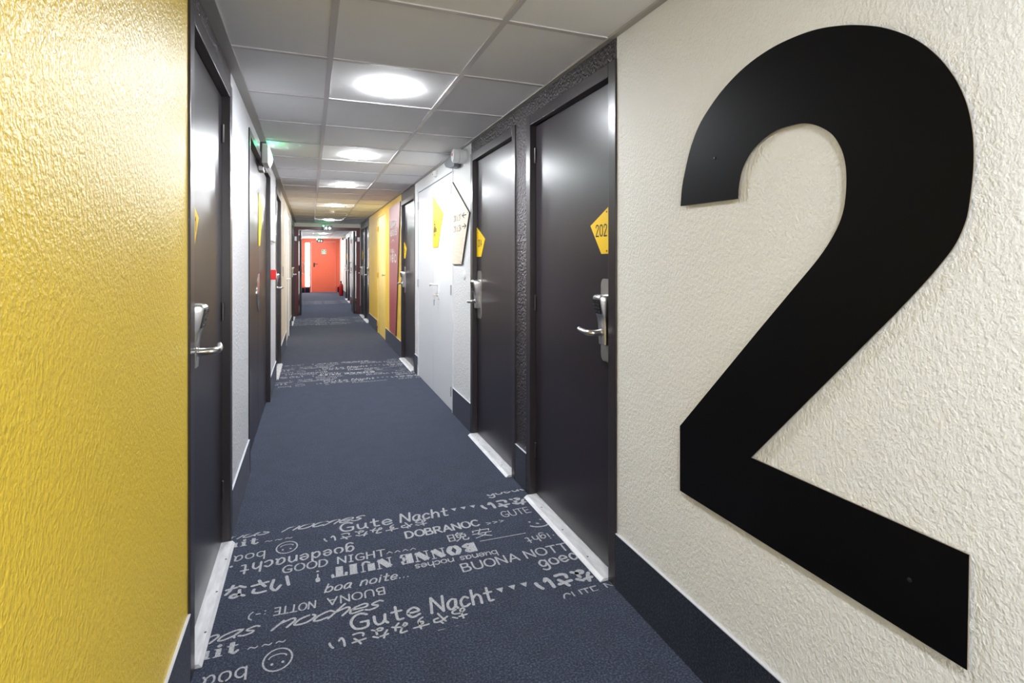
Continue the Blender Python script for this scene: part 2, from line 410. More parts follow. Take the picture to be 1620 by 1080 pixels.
def band(mb, ya, yb, off, sub, seg, z):
    """the printed good-night greetings between ya and yb, cut off at the edges of the strip"""
    xa, xb = L + 0.004, R - 0.002
    per = 0.71
    def mk(dy):
        def emit(poly):
            q = [(p[0], p[1] + dy) for p in poly]
            if all(p[1] <= ya for p in q) or all(p[1] >= yb for p in q): return
            if all(p[0] <= xa for p in q) or all(p[0] >= xb for p in q): return
            q = [(min(max(p[0], xa), xb), min(max(p[1], ya), yb)) for p in q]
            if abs(sum(q[i][0] * q[(i + 1) % len(q)][1] - q[(i + 1) % len(q)][0] * q[i][1] for i in range(len(q)))) < 1e-9: return
            a = sum(q[i][0] * q[(i + 1) % len(q)][1] - q[(i + 1) % len(q)][0] * q[i][1] for i in range(len(q)))
            if a < 0: q = q[::-1]
            mb.add([(p[0], p[1], z + ribbons.k * 4e-5) for p in q], [tuple(range(len(q)))], 'print')
        return emit
    k0 = math.floor((ya - off - 2.75) / per) - 1
    k1 = math.ceil((yb - off - 1.95) / per) + 1
    for k in range(k0, k1 + 1):
        dy = off + k * per
        if dy + 2.8 < ya or dy + 1.94 > yb: continue
        e = mk(dy)
        t = lambda *a, **kw: write(e, *a, sub=sub, seg=seg, **kw)
        t('buenas', (-.56, 2.718), (-.190, 2.721), .058, .0082, shear=.9, gap=.10)
        t('noches', (-.125, 2.714), (.225, 2.704), .066, .0090, shear=.9, gap=.10)
        t('Nuit', (-.41, 2.643), (-.222, 2.643), .062, .0052, font=SERIF, gap=.12)
        t('~~~', (-.192, 2.634), (-.079, 2.630), .036, .005, gap=.3)
        t('boa', (-.188, 2.565), (-.305, 2.562), .066, .0065, gap=.24)
        ribbons([(-.098 + .043 * math.cos(i * math.pi / 12), 2.562 + .050 * math.sin(i * math.pi / 12)) for i in range(25)], .0058, False, e, seg)
        ribbons([(-.098 + .026 * math.cos(math.pi * i / 8), 2.572 + .014 * math.sin(math.pi * i / 8)) for i in range(9)], .005, False, e, seg)
        for sx in (-.016, .016): ribbons([(-.098 + sx, 2.544), (-.098 + sx, 2.546)], .009, False, e, seg)
        t('Gute', (.133, 2.614), (.372, 2.607), .082, .0105, gap=.24)
        t('Nacht', (.412, 2.604), (.645, 2.592), .088, .0105, gap=.22, shear=.1)
        for i in range(3):
            x = .690 + i * .050
            e([Vector((x - .015, 2.656 - i * .001)), Vector((x, 2.627 - i * .001)), Vector((x + .015, 2.656 - i * .001))])
        t('\u3059\u307f\u306a\u3055\u3044', (1.235, 2.648), (.828, 2.658), .080, .0160, gap=.12)
        t('\u304a\u3084\u3059\u307f\u306a\u3055\u3044', (.532, 2.595), (.054, 2.595), .056, .0078, gap=.2)
        t('GUTE N', (.900, 2.475), (1.118, 2.478), .058, .0062, gap=.2)
        t('DOBRANOC', (.415, 2.447), (.765, 2.440), .058, .0098, gap=.2)
        t('>>>', (.802, 2.432), (.890, 2.432), .032, .0050, gap=.3)
        t('\u6669\u5b89', (.588, 2.338), (.800, 2.332), .076, .0065, gap=.2)
        ribbons([(.721, 2.302), (.945, 2.295)], .0050, True, e, seg)
        for a in (((1.000, 2.387), (1.003, 2.384)), ((1.060, 2.391), (1.063, 2.389)), ((1.030, 2.362), (1.036, 2.358))): ribbons(a, .010, False, e, seg)
        ribbons(smooth_pts([(.992, 2.348), (1.012, 2.332), (1.040, 2.325), (1.066, 2.328), (1.083, 2.340)], 4), .0095, False, e, seg)
        t('goedenacht', (.180, 2.474), (-.268, 2.478), .074, .0090, gap=.26)
        ribbons([(-.309, 2.480), (-.309, 2.482)], .013, False, e, seg)
        t('GOOD NIGHT', (-.107, 2.355), (.303, 2.336), .052, .0072, gap=.24)
        t('^^^^', (.312, 2.346), (.436, 2.338), .026, .0045, gap=.25)
        t('BONNE', (.692, 2.304), (.358, 2.316), .074, .0058, font=STENCIL, gap=.14)
        t('NUIT', (.324, 2.316), (.084, 2.322), .074, .0058, font=STENCIL, gap=.14)
        t('!', (.046, 2.322), (.010, 2.322), .074, .0058, font=STENCIL)
        t('buenas noches', (.765, 2.206), (.411, 2.222), .042, .0058, gap=.16)
        t('N\u00b7ight', (1.111, 2.254), (.924, 2.256), .050, .0066, gap=.24)
        t('\u306a\u3055', (-.308, 2.246), (-.146, 2.246), .088, .0125, gap=.1)
        ribbons(smooth_pts([(-.137, 2.318), (-.143, 2.268), (-.126, 2.243), (-.110, 2.270)], 4), .0125, False, e, seg)
        ribbons([(-.090, 2.326), (-.080, 2.262)], .0125, False, e, seg)
        t('BUONA', (.589, 2.100), (.838, 2.098), .056, .0080, gap=.22)
        t('NOTTE', (.872, 2.098), (1.118, 2.094), .056, .0080, gap=.22)
        t('boa noite...', (.052, 2.160), (.372, 2.148), .052, .0070, gap=.22, shear=.25)
        t('goede', (.903, 2.016), (1.130, 2.020), .072, .0095, gap=.2)
        t('BUONA', (.268, 2.114), (.060, 2.118), .044, .0062, gap=.26)
        t('NOTTE', (.018, 2.120), (-.122, 2.128), .042, .0058, gap=.2)
        t(':-)', (-.150, 2.130), (-.207, 2.132), .046, .0058, gap=.3)

# ------------------------------------------------------------------ floor
fl = MB()
fl.box(L - .3, R + .3, Y0, YE + .4, -0.06, 0.0, 'carpet')
band(fl, 1.797, 2.748, 0.0, 5, 8, 0.0011)
band(fl, 5.76, 6.98, 3.99, 3, 6, 0.0011)
band(fl, 11.20, 12.55, 9.66, 2, 5, 0.0011)
band(fl, 16.50, 17.90, 15.05, 2, 5, 0.0011)
fl.build('floor', smooth=False, recalc=False, label='dark blue-grey carpet with strips of printed pale good-night greetings', category='floor', kind='structure')

# ------------------------------------------------------------------ walls (segments between the door openings)
def wall(name, side, segs, label):
    mb = MB()
    for (y0, y1, z0, z1, mt) in segs:
        wbox(mb, side, y0, y1, z0, z1, -0.16, 0.0, mt)
    return mb.build(name, smooth=False, label=label, category='wall', kind='structure')

T = CEIL + 0.06
wall('wall_right', 1, [
    (Y0, 1.784, 0, T, 'beige'),
    (1.784, 2.700, 2.070, T, 'brown_stucco'), (2.700, 2.870, 0, T, 'brown_stucco'), (2.870, 3.787, 2.070, T, 'brown_stucco'),
    (3.787, 4.319, 0, T, 'white_wall'), (4.319, 5.882, 2.060, T, 'white_wall'), (5.882, 6.050, 0, T, 'white_wall'),
    (6.050, 7.022, 2.050, T, 'brown_stucco'),
    (7.022, 8.560, 0, T, 'yellow_far'), (8.560, 9.625, 2.060, T, 'yellow_far'), (9.625, 11.107, 0, T, 'yellow_far'),
    (11.107, 12.040, 2.050, T, 'brown_stucco'), (12.040, 12.980, 2.050, T, 'brown_stucco'), (12.980, 16.55, 0, T, 'white_wall'),
    (16.55, 17.50, 2.050, T, 'white_wall'), (17.50, 17.68, 0, T, 'white_wall'), (17.68, 18.60, 2.050, T, 'white_wall'), (18.60, YE + .2, 0, T, 'cream_wall'),
], 'right corridor wall in beige, white, yellow and brown textured paint')
wall('wall_left', -1, [
    (Y0, .30, 0, T, 'white_wall'), (.30, 1.835, 0, T, 'yellow'),  # unseen first stretch made white so less yellow bounces onto the beige wall
    (1.835, 2.754, 2.080, T, 'brown_stucco'), (2.754, 3.503, 0, T, 'grey_white'), (3.503, 5.294, 2.075, T, 'grey_white'),
    (5.294, 6.139, 0, T, 'grey_white'), (6.139, 7.162, 2.060, T, 'brown_stucco'),
    (7.162, 8.620, 0, T, 'cream_wall'), (8.620, 9.790, 2.000, T, 'cream_wall'), (9.790, 11.145, 0, T, 'cream_wall'),
    (11.145, 12.050, 2.050, T, 'brown_stucco'), (12.050, 13.00, 2.050, T, 'brown_stucco'), (13.00, YE + .2, 0, T, 'white_wall'),
], 'left corridor wall in glossy yellow, white and cream textured paint')
mb = MB()
mb.box(L - .16, R + .16, Y0 - .15, Y0, 0, T, 'cream_wall')
mb.build('wall_back', smooth=False, label='plain cream wall closing the corridor behind the viewpoint', category='wall', kind='structure')
# end wall: coral boards around the window slit
ex0, ex1 = 0.0, 0.985          # door opening
mb = MB()
mb.box(L - .16, -.195, YE, YE + .12, 0, T, 'coral')
mb.box(-.195, -.020, YE, YE + .12, 0, .235, 'coral')
mb.box(-.195, -.020, YE, YE + .12, 1.995, T, 'coral')
mb.box(-.020, ex0, YE, YE + .12, 0, T, 'coral')
mb.box(ex0, ex1, YE, YE + .12, 2.07, T, 'coral')
mb.box(ex1, R + .16, YE, YE + .12, 0, T, 'coral')
mb.build('wall_end', smooth=False, label='coral red wall at the far end of the corridor', category='wall', kind='structure')
# short head wall over the fire doors
mb = MB()
mb.box(L - .1, R + .1, FIRE, FIRE + .1, 2.066, T, 'cream_wall')
mb.build('wall_middle', smooth=False, label='narrow strip of wall above the dark red fire door frame', category='wall', kind='structure')

# ------------------------------------------------------------------ ceiling and its grid
mb = MB()
mb.box(L - .2, R + .2, Y0 - .1, YE + .3, CEIL + .006, CEIL + .05, 'tile')
mb.build('ceiling', smooth=False, label='suspended ceiling of pale grey square mineral tiles', category='ceiling', kind='structure')
mb = MB()
for x in (.081, .667):
    mb.box(x - .012, x + .012, Y0, FIRE, CEIL, CEIL + .008, 'tee')
    mb.box(x - .012, x + .012, FIRE + .1, YE, CEIL, CEIL + .008, 'tee')
y = 2.431 - .608 * 9
while y < YE:
    if not FIRE - .02 < y < FIRE + .12:
        for a, b in ((L, .069), (.093, .655), (.679, R)):
            mb.box(a, b, y - .011, y + .011, CEIL + .001, CEIL + .008, 'tee')
    y += .608
mb.build('trim_1', smooth=False, label='light grey metal grid bars between the ceiling tiles', category='ceiling grid', kind='structure')
mb = MB()
for a, b in ((Y0, FIRE), (FIRE + .1, YE)):
    mb.box(R - .024, R, a, b, CEIL - .002, CEIL + .007, 'angle')
mb.build('trim_2', smooth=False, label='grey edge strip where the ceiling meets the right wall', category='trim', kind='structure')
mb = MB()
for a, b in ((Y0, FIRE), (FIRE + .1, YE)):
    mb.box(L, L + .045, a, b, CEIL - .002, CEIL + .007, 'angle')
mb.build('trim_3', smooth=False, label='wider grey edge strip where the ceiling meets the left wall', category='trim', kind='structure')

# ------------------------------------------------------------------ carpet skirting
def skirting(name, side, spans, label):
    mb = MB()
    for a, b in spans:
        wbox(mb, side, a, b, 0, .212, 0, .007, 'skirt')
        wbox(mb, side, a, b, .212, .215, 0, .008, 'skirt_edge')
    mb.build(name, smooth=False, label=label, category='baseboard', kind='structure')
skirting('baseboard_right', 1, [(Y0, 1.784), (2.702, 2.868), (3.789, 4.315), (5.886, 6.048), (7.024, 8.556), (9.629, 11.105), (12.982, FIRE), (13.32, 16.53), (17.52, 17.66), (18.62, YE)], 'navy carpet skirting along the right wall')
skirting('baseboard_left', -1, [(Y0, 1.835), (2.756, 3.501), (5.296, 6.137), (7.164, 8.615), (9.795, 11.143), (13.002, FIRE), (13.32, YE)], 'navy carpet skirting along the left wall')
mb = MB()
for a, b in ((L + .008, -.205), (-.195, -.020), (1.03, R - .008)):
    mb.box(a, b, YE - .007, YE, 0, .205, 'skirt')
mb.build('baseboard_end', smooth=False, label='pieces of navy carpet skirting on the coral end wall', category='baseboard', kind='structure')

# ------------------------------------------------------------------ room doors
def lock(side, y, d, rt, zs=.985, keys=True):
    """keypad lock; d = +1 when the hinge side lies farther along the corridor. spindle height zs"""
    F = -.028
    P = lambda a, z, n: W(side, y + d * a, zs + z, F + n)
    mb = MB()
    ol = []
    for cx_, cz, a0 in ((.034, .187, 0), (-.034, .187, 90), (-.034, -.092, 180), (.034, -.092, 270)):
        r0 = .024 if cx_ > 0 else .012
        for i in range(7):
            t = math.radians(a0 + 15 * i)
            ol.append((cx_ + (.055 - .034 if cx_ > 0 else .012) * math.cos(t), cz + .032 * math.sin(t)))
    mb.prism(ol, lambda p: P(p[0], p[1], .0), lambda p: P(p[0], p[1], .003), 'plate_steel')
    mb.build('backplate', rt)
    mb = MB()
    rings = []
    for z, dep, ha, lean in ((-.052, .026, .020, 0), (-.048, .033, .026, 0), (-.01, .035, .028, 0), (.03, .036, .029, 0), (.06, .040, .030, .001), (.075, .046, .031, .002), (.13, .058, .034, .003), (.145, .060, .034, .003), (.152, .054, .031, .003), (.155, .040, .026, .002)):
        rg = []
        for n_, a_ in ((.003, -1), (dep * .8, -1), (dep * .94, -.86), (dep, -.6), (dep, .6), (dep * .94, .86), (dep * .8, 1), (.003, 1)):
            rg.append(P(a_ * ha, z, n_))
        rings.append(rg)
    mb.loft(rings, 'steel')
    lo = mb.build('lock', rt, label='satin steel keypad lock')
    if keys:
        mb = MB()
        def kp(a, z, lift):
            t = (z - .075) / .055
            return P(a, z, .046 + .012 * t + lift)
        mb.prism([(-.024, .078), (.024, .078), (.026, .138), (-.026, .138)], lambda p: kp(p[0], p[1], -.004), lambda p: kp(p[0], p[1], .0015), 'black_plastic')
        for i in range(4):
            for j in range(3):
                a, z = -.015 + .015 * j, .087 + .0145 * i
                mb.prism([(a - .005, z - .0045), (a + .005, z - .0045), (a + .005, z + .0045), (a - .005, z + .0045)], lambda p: kp(p[0], p[1], .001), lambda p: kp(p[0], p[1], .0045), 'keycap')
        mb.build('keypad', lo, label='black keypad with small buttons')
    mb = MB()
    mb.lathe(P(0, 0, .030), Vector(P(0, 0, 1)) - Vector(P(0, 0, 0)), [(.016, 0), (.016, .006), (.0125, .008)], 'steel', 20)
    pts = smooth_pts([P(0, 0, .034), P(0, 0, .060), P(0, 0, .074), P(.012, 0, .086), P(.035, .001, .089), P(.070, .003, .086), P(.105, .005, .080)], 5)
    rr = [(.0118, .0118)] * 10 + [(.0118, .0118)] * (len(pts) - 10)
    for i in range(len(pts)):
        t = i / (len(pts) - 1)
        rr[i] = (.0120 - .0035 * max(0, t - .5) * 2, .0120 - .003 * max(0, t - .5) * 2)
    mb.tube(pts, rr, 'steel', 14)
    mb.build('lever_handle', lo, label='satin steel lever handle')

def digits(mb, side, text, y_c, z0, H, width, n, pen, d_):
    """text on a wall plane, read from the corridor"""
    # on the right wall letters run towards smaller y, on the left wall towards larger y
    s = -1 if side > 0 else 1
    def emit(poly):
        q = [W(side, p[0], p[1], n) for p in poly]
        mb.add(q, [tuple(range(len(q)))], d_)
    a, b = y_c - s * width / 2, y_c + s * width / 2
    # write() goes along +x in 2d, so mirror through s
    def em2(poly):
        emit([(a + s * p[0], z0 + p[1]) for p in poly])
    write(em2, text, (0, 0), (width, 0), H, pen, gap=.2)

def room_door(idx, side, y0, y1, hinge, label, number=None, zt=2.014, thr=True, plate_off=0.0, head=.056, sw=.055, clip=0):
    """painted flush door in a steel frame. hinge=+1: hinges on the far side (lock near the camera)"""
    rt = root('door_%d' % idx, (W(side, 0, 0, 0)[0], (y0 + y1) / 2, 0), label, 'door', kind='structure')
    mb = MB()
    wbox(mb, side, y0, y0 + sw, 0, zt + head, -.10, .007, 'brown_frame')
    wbox(mb, side, y1 - sw, y1, 0, zt + head, -.10, .007, 'brown_frame')
    wbox(mb, side, y0 + sw, y1 - sw, zt, zt + head, -.10, .007, 'brown_frame')
    wbox(mb, side, y0 + sw, y0 + sw + .012, 0, zt, -.10, -.05, 'brown_frame')
    wbox(mb, side, y1 - sw - .012, y1 - sw, 0, zt, -.10, -.05, 'brown_frame')
    mb.build('frame', rt, bevel=.0025)
    mb = MB()
    wbox(mb, side, y0 + sw + .003, y1 - sw - .003, .014, zt - .003, -.068, -.028, 'brown')
    mb.build('leaf', rt, bevel=.002)
    if thr:
        mb = MB()
        a, b = y0 + sw, y1 - sw
        prof = [(-.07, 0), (-.07, .012), (.026, .012), (.042, .0012), (.042, 0)] if side > 0 else [(-.07, 0), (-.07, .012), (.016, .012), (.026, .0012), (.026, 0)]
        def en(y, inset):
            return [W(side, y, z, n_) for n_, z in prof]
        r1, r2 = en(a + .001, 0), en(b - .001, 0)
        mb.loft([r1, r2], 'alu')
        for q in (.2, .5, .8):
            c = W(side, a + (b - a) * q, .012, .010)
            mb.lathe(c, (0, 0, 1), [(.004, 0), (.004, .0008), (.001, .0009)], 'fixing', 10)
        mb.build('threshold', rt, smooth=False, label='aluminium threshold strip')
    yl = (y0 + sw + .055) if hinge > 0 else (y1 - sw - .055)
    lock(side, yl, hinge, rt)
    if number:
        e = (y0 + sw + .003) if hinge > 0 else (y1 - sw - .003)
        e += hinge * plate_off
        pl = [(0, 1.523), (.196, 1.431), (.104, 1.308), (0, 1.308)]
        poly = [(e + hinge * a, z) for a, z in pl]
        mb = MB()
        wprism(mb, side, poly, -.028, -.025, 'sign_yellow')
        digits(mb, side, number, e + hinge * (.103 if hinge > 0 else .080), 1.383, .047, .090, -.0244, .0058, 'ink')
        for z in (1.482, 1.320):
            c = W(side, e + hinge * (.060 if hinge > 0 else .03), z, -.025)
            mb.lathe(c, W(side, 0, 0, 1)[0] > W(side, 0, 0, 0)[0] and (1, 0, 0) or (-1, 0, 0), [(.004, 0), (.004, .001), (.001, .0012)], 'fixing', 10)
        mb.build('number_plate', rt, smooth=False, recalc=False, label='yellow angular plate with black number ' + number)
    for z in (.25, 1.05, 1.85):
        h_ = (y1 - sw) if hinge > 0 else (y0 + sw)
        mb = MB()
        mb.lathe(W(side, h_ - hinge * .008, z - .04, -.022), (0, 0, 1), [(.006, 0), (.006, .08), (.002, .083)], 'brown_frame', 10)
        mb.build('hinge', rt)
    return rt

room_door(1, 1, 1.784, 2.700, 1, 'dark brown hotel room door with yellow plate 202 beside the giant numeral', '202')
room_door(2, 1, 2.870, 3.787, -1, 'dark brown room door between the brown strip and the beige direction sign', '204')
room_door(3, 1, 6.050, 7.022, -1, 'dark brown room door between the white double door and the yellow wall', '206', zt=1.998, head=.052)
room_door(4, 1, 11.107, 12.040, 1, 'brown room door just past the yellow wall', None, zt=1.998, head=.052)
room_door(5, 1, 12.045, 12.980, -1, 'brown room door with yellow plate next to the fire door frame on the right', '210', zt=1.998, head=.052)
room_door(6, -1, 1.835, 2.754, 1, 'dark brown room door at the left next to the glossy yellow wall', '201', zt=2.020, head=.060, sw=.066, plate_off=.05)
room_door(7, -1, 6.139, 7.162, 1, 'dark brown room door on the left just past the red call point', '203', zt=2.005, head=.055)
room_door(8, -1, 11.145, 12.050, -1, 'brown room door on the left past the cream cupboard door', None, zt=1.998, head=.052)
room_door(9, -1, 12.055, 13.000, 1, 'brown room door on the left next to the fire door frame', None, zt=1.998, head=.052)
room_door(10, 1, 16.55, 17.50, 1, 'brown room door beyond the fire doors, the nearer of the far pair', None, zt=1.998, head=.052)
room_door(11, 1, 17.68, 18.60, -1, 'brown room door beyond the fire doors, next to the fire extinguisher', '214', zt=1.998, head=.052)

# ------------------------------------------------------------------ service doors
# brown double door on the left
y0, y1, zt = 3.503, 5.294, 2.030
rt = root('door_12', (L, (y0 + y1) / 2, 0), 'brown double door on the left under the green exit sign', 'door', kind='structure')
mb = MB()
wbox(mb, -1, y0, y0 + .06, 0, zt + .045, -.10, .007, 'brown_frame')
wbox(mb, -1, y1 - .05, y1, 0, zt + .045, -.10, .007, 'brown_frame')
wbox(mb, -1, y0 + .06, y1 - .05, zt, zt + .045, -.10, .007, 'brown_frame')
mb.build('frame', rt, bevel=.0025)
for a, b in ((y0 + .063, 4.443), (4.447, y1 - .053)):
    mb = MB(); wbox(mb, -1, a, b, .008, zt - .004, -.066, -.026, 'brown'); mb.build('leaf', rt, bevel=.002)
mb = MB()
wprism(mb, -1, [(4.450, 1.795), (4.815, 1.712), (4.545, 1.395), (4.450, 1.395)], -.026, -.022, 'sign_yellow')
mb.build('sign_plate', rt, smooth=False, label='yellow angular plate')
mb = MB()
pts = [(4.499 - .19 * math.sin(math.pi * i / 14), 1.037 + .146 * math.cos(math.pi * i / 14)) for i in range(15)]
mb.prism(pts, lambda p: W(-1, p[0], p[1], -.026), lambda p: W(-1, p[0], p[1], -.021), 'chrome')
mb.build('push_plate', rt, label='mirror-bright half-oval plate')
mb = MB()
wbox(mb, -1, 4.44, 4.56, 1.965, 2.000, -.026, .010, 'grey_metal')
wbox(mb, -1, 4.50, 4.68, 1.985, 2.010, -.020, .022, 'chrome')
mb.build('latch', rt, bevel=.004, label='metal top latch')

# white double door on the right
y0, y1, zt = 4.319, 5.882, 2.035
rt = root('door_13', (R, (y0 + y1) / 2, 0), 'white double service door with a yellow plate and keys in its lock', 'door', kind='structure')
mb = MB()
wbox(mb, 1, y0, y0 + .022, 0, zt + .025, -.10, .006, 'white_door')
wbox(mb, 1, y1 - .022, y1, 0, zt + .025, -.10, .006, 'white_door')
wbox(mb, 1, y0 + .022, y1 - .022, zt, zt + .025, -.10, .001, 'white_door')
mb.build('frame', rt, bevel=.002)
for a, b in ((y0 + .024, 5.098), (5.101, y1 - .024)):
    mb = MB(); wbox(mb, 1, a, b, .006, zt - .008, -.045, -.003, 'white_door'); mb.build('leaf', rt, bevel=.0015)
for yy in (4.372, 5.850):
    for z in (.17, 1.03, 1.885):
        mb = MB()
        wbox(mb, 1, yy - .014, yy + .014, z - .04, z + .04, -.003, .004, 'offwhite_plastic')
        mb.lathe(W(1, yy, z - .042, .004), (0, 0, 1), [(.008, 0), (.008, .084)], 'grey_metal', 12)
        mb.build('hinge', rt)
mb = MB()
poly = [(5.100, 1.900), (4.682, 1.708), (4.896, 1.404), (5.100, 1.404)]
wprism(mb, 1, poly, -.003, .001, 'sign_yellow')
def em(q):
    mb.add([W(1, 5.045 - a[1], 1.655 - a[0], .0014) for a in q], [tuple(range(len(q)))], 'ink')
write(em, 'OFFICE', (0, 0), (.145, 0), .045, .006, gap=.2)
digits(mb, 1, 'office', 5.00, 1.555, .05, .12, .0014, .009, 'ink')
mb.build('sign_plate', rt, smooth=False, label='yellow angular plate with small dark lettering')
mb = MB()
yh = 4.86
plate = [(yh + .020 * math.cos(t), 1.00 + (.085 if math.sin(t) > 0 else .085) * 1.0 * math.copysign(abs(math.sin(t)) ** .5, math.sin(t))) for t in [i * math.pi / 12 for i in range(24)]]
mb.prism(plate, lambda q: W(1, q[0], q[1], -.003), lambda q: W(1, q[0], q[1], .008), 'white_plastic')
hp = mb.build('lock_plate', rt, label='white lock plate')
mb = MB()
mb.tube(smooth_pts([W(1, yh, 1.055, .004), W(1, yh, 1.056, .040), W(1, yh + .02, 1.058, .058), W(1, yh + .07, 1.056, .060), W(1, yh + .115, 1.046, .056)], 5), .010, 'white_plastic', 14)
mb.build('lever_handle', hp)
mb = MB()
mb.lathe(W(1, yh, .955, .006), (-1, 0, 0), [(.010, 0), (.010, .010), (.006, .012)], 'grey_metal', 16)
mb.build('lock_cylinder', hp, label='metal lock cylinder')
# keys hanging in its lock
rt = root('key_ring', W(1, yh, .955, .018), 'small bunch of keys hanging in the lock of the white double door', 'keys')
mb = MB()
mb.box(R - .050, R - .0185, yh - .001, yh + .001, .946, .966, 'plywood')
mb.build('key', rt, label='key turned in the lock')
mb = MB()
mb.tube([(R - .040, yh + .020 * math.cos(t), .930 + .026 * math.sin(t)) for t in [i * math.pi / 10 for i in range(21)]], .0022, 'grey_metal', 8, caps=False)
mb.build('ring', rt)
mb = MB()
mb.prism([(0, .915), (.018, .912), (.016, .860), (.003, .862)], lambda q: (R - .043, yh + q[0], q[1]), lambda q: (R - .040, yh + q[0], q[1]), 'grey_plastic')
mb.build('tag', rt, label='dark key tag')

# yellow cupboard door in the yellow wall
y0, y1, zt = 8.560, 9.625, 2.035
rt = root('door_14', (R, (y0 + y1) / 2, 0), 'yellow service door flush in the yellow wall beside the maroon banner', 'door', kind='structure')
mb = MB()
wbox(mb, 1, y0, y0 + .026, 0, zt + .025, -.10, .004, 'yellow_door')
wbox(mb, 1, y1 - .026, y1, 0, zt + .025, -.10, .004, 'yellow_door')
wbox(mb, 1, y0 + .026, y1 - .026, zt, zt + .025, -.10, .004, 'yellow_door')
mb.build('frame', rt, bevel=.002)
mb = MB(); wbox(mb, 1, y0 + .029, y1 - .029, .008, zt - .004, -.045, -.003, 'yellow_door'); mb.build('leaf', rt, bevel=.002)
for z in (.17, 1.03, 1.84):
    mb = MB()
    wbox(mb, 1, y1 - .05, y1 - .006, z - .04, z + .04, .003, .008, 'brass')
    mb.lathe(W(1, y1 - .027, z - .045, .010), (0, 0, 1), [(.010, 0), (.010, .09)], 'brass', 12)
    mb.build('hinge', rt, label='golden hinge')
mb = MB()
mb.lathe(W(1, 8.70, 1.045, -.003), (-1, 0, 0), [(.018, 0), (.018, .004), (.008, .006), (.008, .03), (.014, .033), (.014, .045), (.008, .048)], 'grey_metal', 16)
mb.build('lock_knob', rt, label='small grey lock knob')

# cream cupboard door on the left
y0, y1, zt = 8.620, 9.790, 1.975
rt = root('door_15', (L, (y0 + y1) / 2, 0), 'white cupboard door in the cream left wall', 'door', kind='structure')
mb = MB()
wbox(mb, -1, y0, y0 + .027, 0, zt + .025, -.10, .010, 'white_door')
wbox(mb, -1, y1 - .027, y1, 0, zt + .025, -.10, .010, 'white_door')
wbox(mb, -1, y0 + .027, y1 - .027, zt, zt + .025, -.10, .010, 'white_door')
mb.build('frame', rt, bevel=.002)
mb = MB(); wbox(mb, -1, y0 + .03, y1 - .03, .008, zt - .004, -.045, -.004, 'white_door'); mb.build('leaf', rt, bevel=.002)
mb = MB()
wbox(mb, -1, y0 + .06, y0 + .10, .93, 1.10, -.004, .006, 'white_plastic')
mb.tube(smooth_pts([W(-1, y0 + .08, 1.0, .004), W(-1, y0 + .08, 1.0, .045), W(-1, y0 + .11, 1.0, .055), W(-1, y0 + .19, 1.0, .052)], 5), .010, 'white_plastic', 12)
mb.build('lever_handle', rt)
for z in (.2, 1.75):
    mb = MB()
    mb.lathe(W(-1, y1 - .015, z - .04, .008), (0, 0, 1), [(.008, 0), (.008, .08)], 'grey_metal', 10)
    mb.build('hinge', rt)

# ------------------------------------------------------------------ fire doors, held open
rt = root('door_16', (.39, FIRE, 0), 'dark red fire door frame across the corridor with both leaves held open', 'door', kind='structure')
mb = MB()
mb.box(L, -.255, FIRE, FIRE + .1, 0, 2.066, 'red_dark')
mb.box(1.035, R, FIRE, FIRE + .1, 0, 2.066, 'red_dark')
mb.box(-.255, 1.035, FIRE, FIRE + .1, 1.992, 2.066, 'red_dark')
mb.build('frame', rt, bevel=.004)
for x0, x1, xf in ((-.238, -.196, -1), (.970, 1.014, 1)):
    mb = MB()
    mb.box(x0, x1, FIRE + .07, FIRE + .74, .008, 1.985, 'black_brown')
    lf = mb.build('leaf', rt, bevel=.003)
    for z in (.30, 1.10, 1.80):
        mb = MB()
        hx = -.2465 if xf < 0 else 1.0245
        mb.lathe((hx, FIRE + .085, z - .07), (0, 0, 1), [(.008, 0), (.008, .14)], 'red_dark', 12)
        mb.build('hinge', lf, label='dark red hinge')
    mb = MB()
    fx = x1 if xf < 0 else x0
    mb.tube([(fx - xf * .045, FIRE + .66, .95), (fx - xf * .045, FIRE + .66, 1.25)], .011, 'steel', 12)
    for z in (.97, 1.23):
        mb.tube([(fx, FIRE + .66, z), (fx - xf * .045, FIRE + .66, z)], .008, 'steel', 10)
    mb.build('pull_handle', lf, label='steel pull handle')
    if xf > 0:
        for z in (.26, 1.06, 1.76):
            mb = MB()
            mb.box(x0 - .012, x0, FIRE + .70, FIRE + .738, z - .05, z + .05, 'red')
            mb.build('edge_block', lf, label='red edge block')

def holder(x0, x1, label):
    mb = MB()
    mb.box(x0, x1, FIRE - .06, FIRE, 1.735, 1.835, 'white_plastic')
    o = mb.build('door_holder', bevel=.004, label=label, category='door holder')
    return recentre(o)
holder(L + .006, L + .050, 'small white box on the left post of the fire door frame')
holder(R - .066, R - .014, 'small white box on the right post of the fire door frame')

# ------------------------------------------------------------------ end of the corridor
rt = root('door_17', (.495, YE, 0), 'coral red exit door at the far end of the corridor', 'door', kind='structure')
mb = MB()
mb.box(ex0, ex0 + .035, YE - .02, YE + .1, 0, 2.065, 'coral')
mb.box(ex1 - .045, ex1, YE - .02, YE + .1, 0, 2.065, 'coral')
mb.box(ex0 + .035, ex1 - .045, YE - .02, YE + .1, 2.03, 2.065, 'coral')
mb.build('frame', rt, bevel=.004)
mb = MB(); mb.box(ex0 + .038, ex1 - .048, YE + .005, YE + .055, .012, 2.026, 'coral'); mb.build('leaf', rt, bevel=.004)
mb = MB()
mb.box(.115, .165, YE - .004, YE + .005, 1.02, 1.19, 'black_plastic')
mb.tube(smooth_pts([(.14, YE + .004, 1.145), (.14, YE - .045, 1.145), (.16, YE - .055, 1.145), (.285, YE - .052, 1.140)], 4), .011, 'black_plastic', 12)
mb.build('lever_handle', rt, label='black lever handle')
mb = MB()
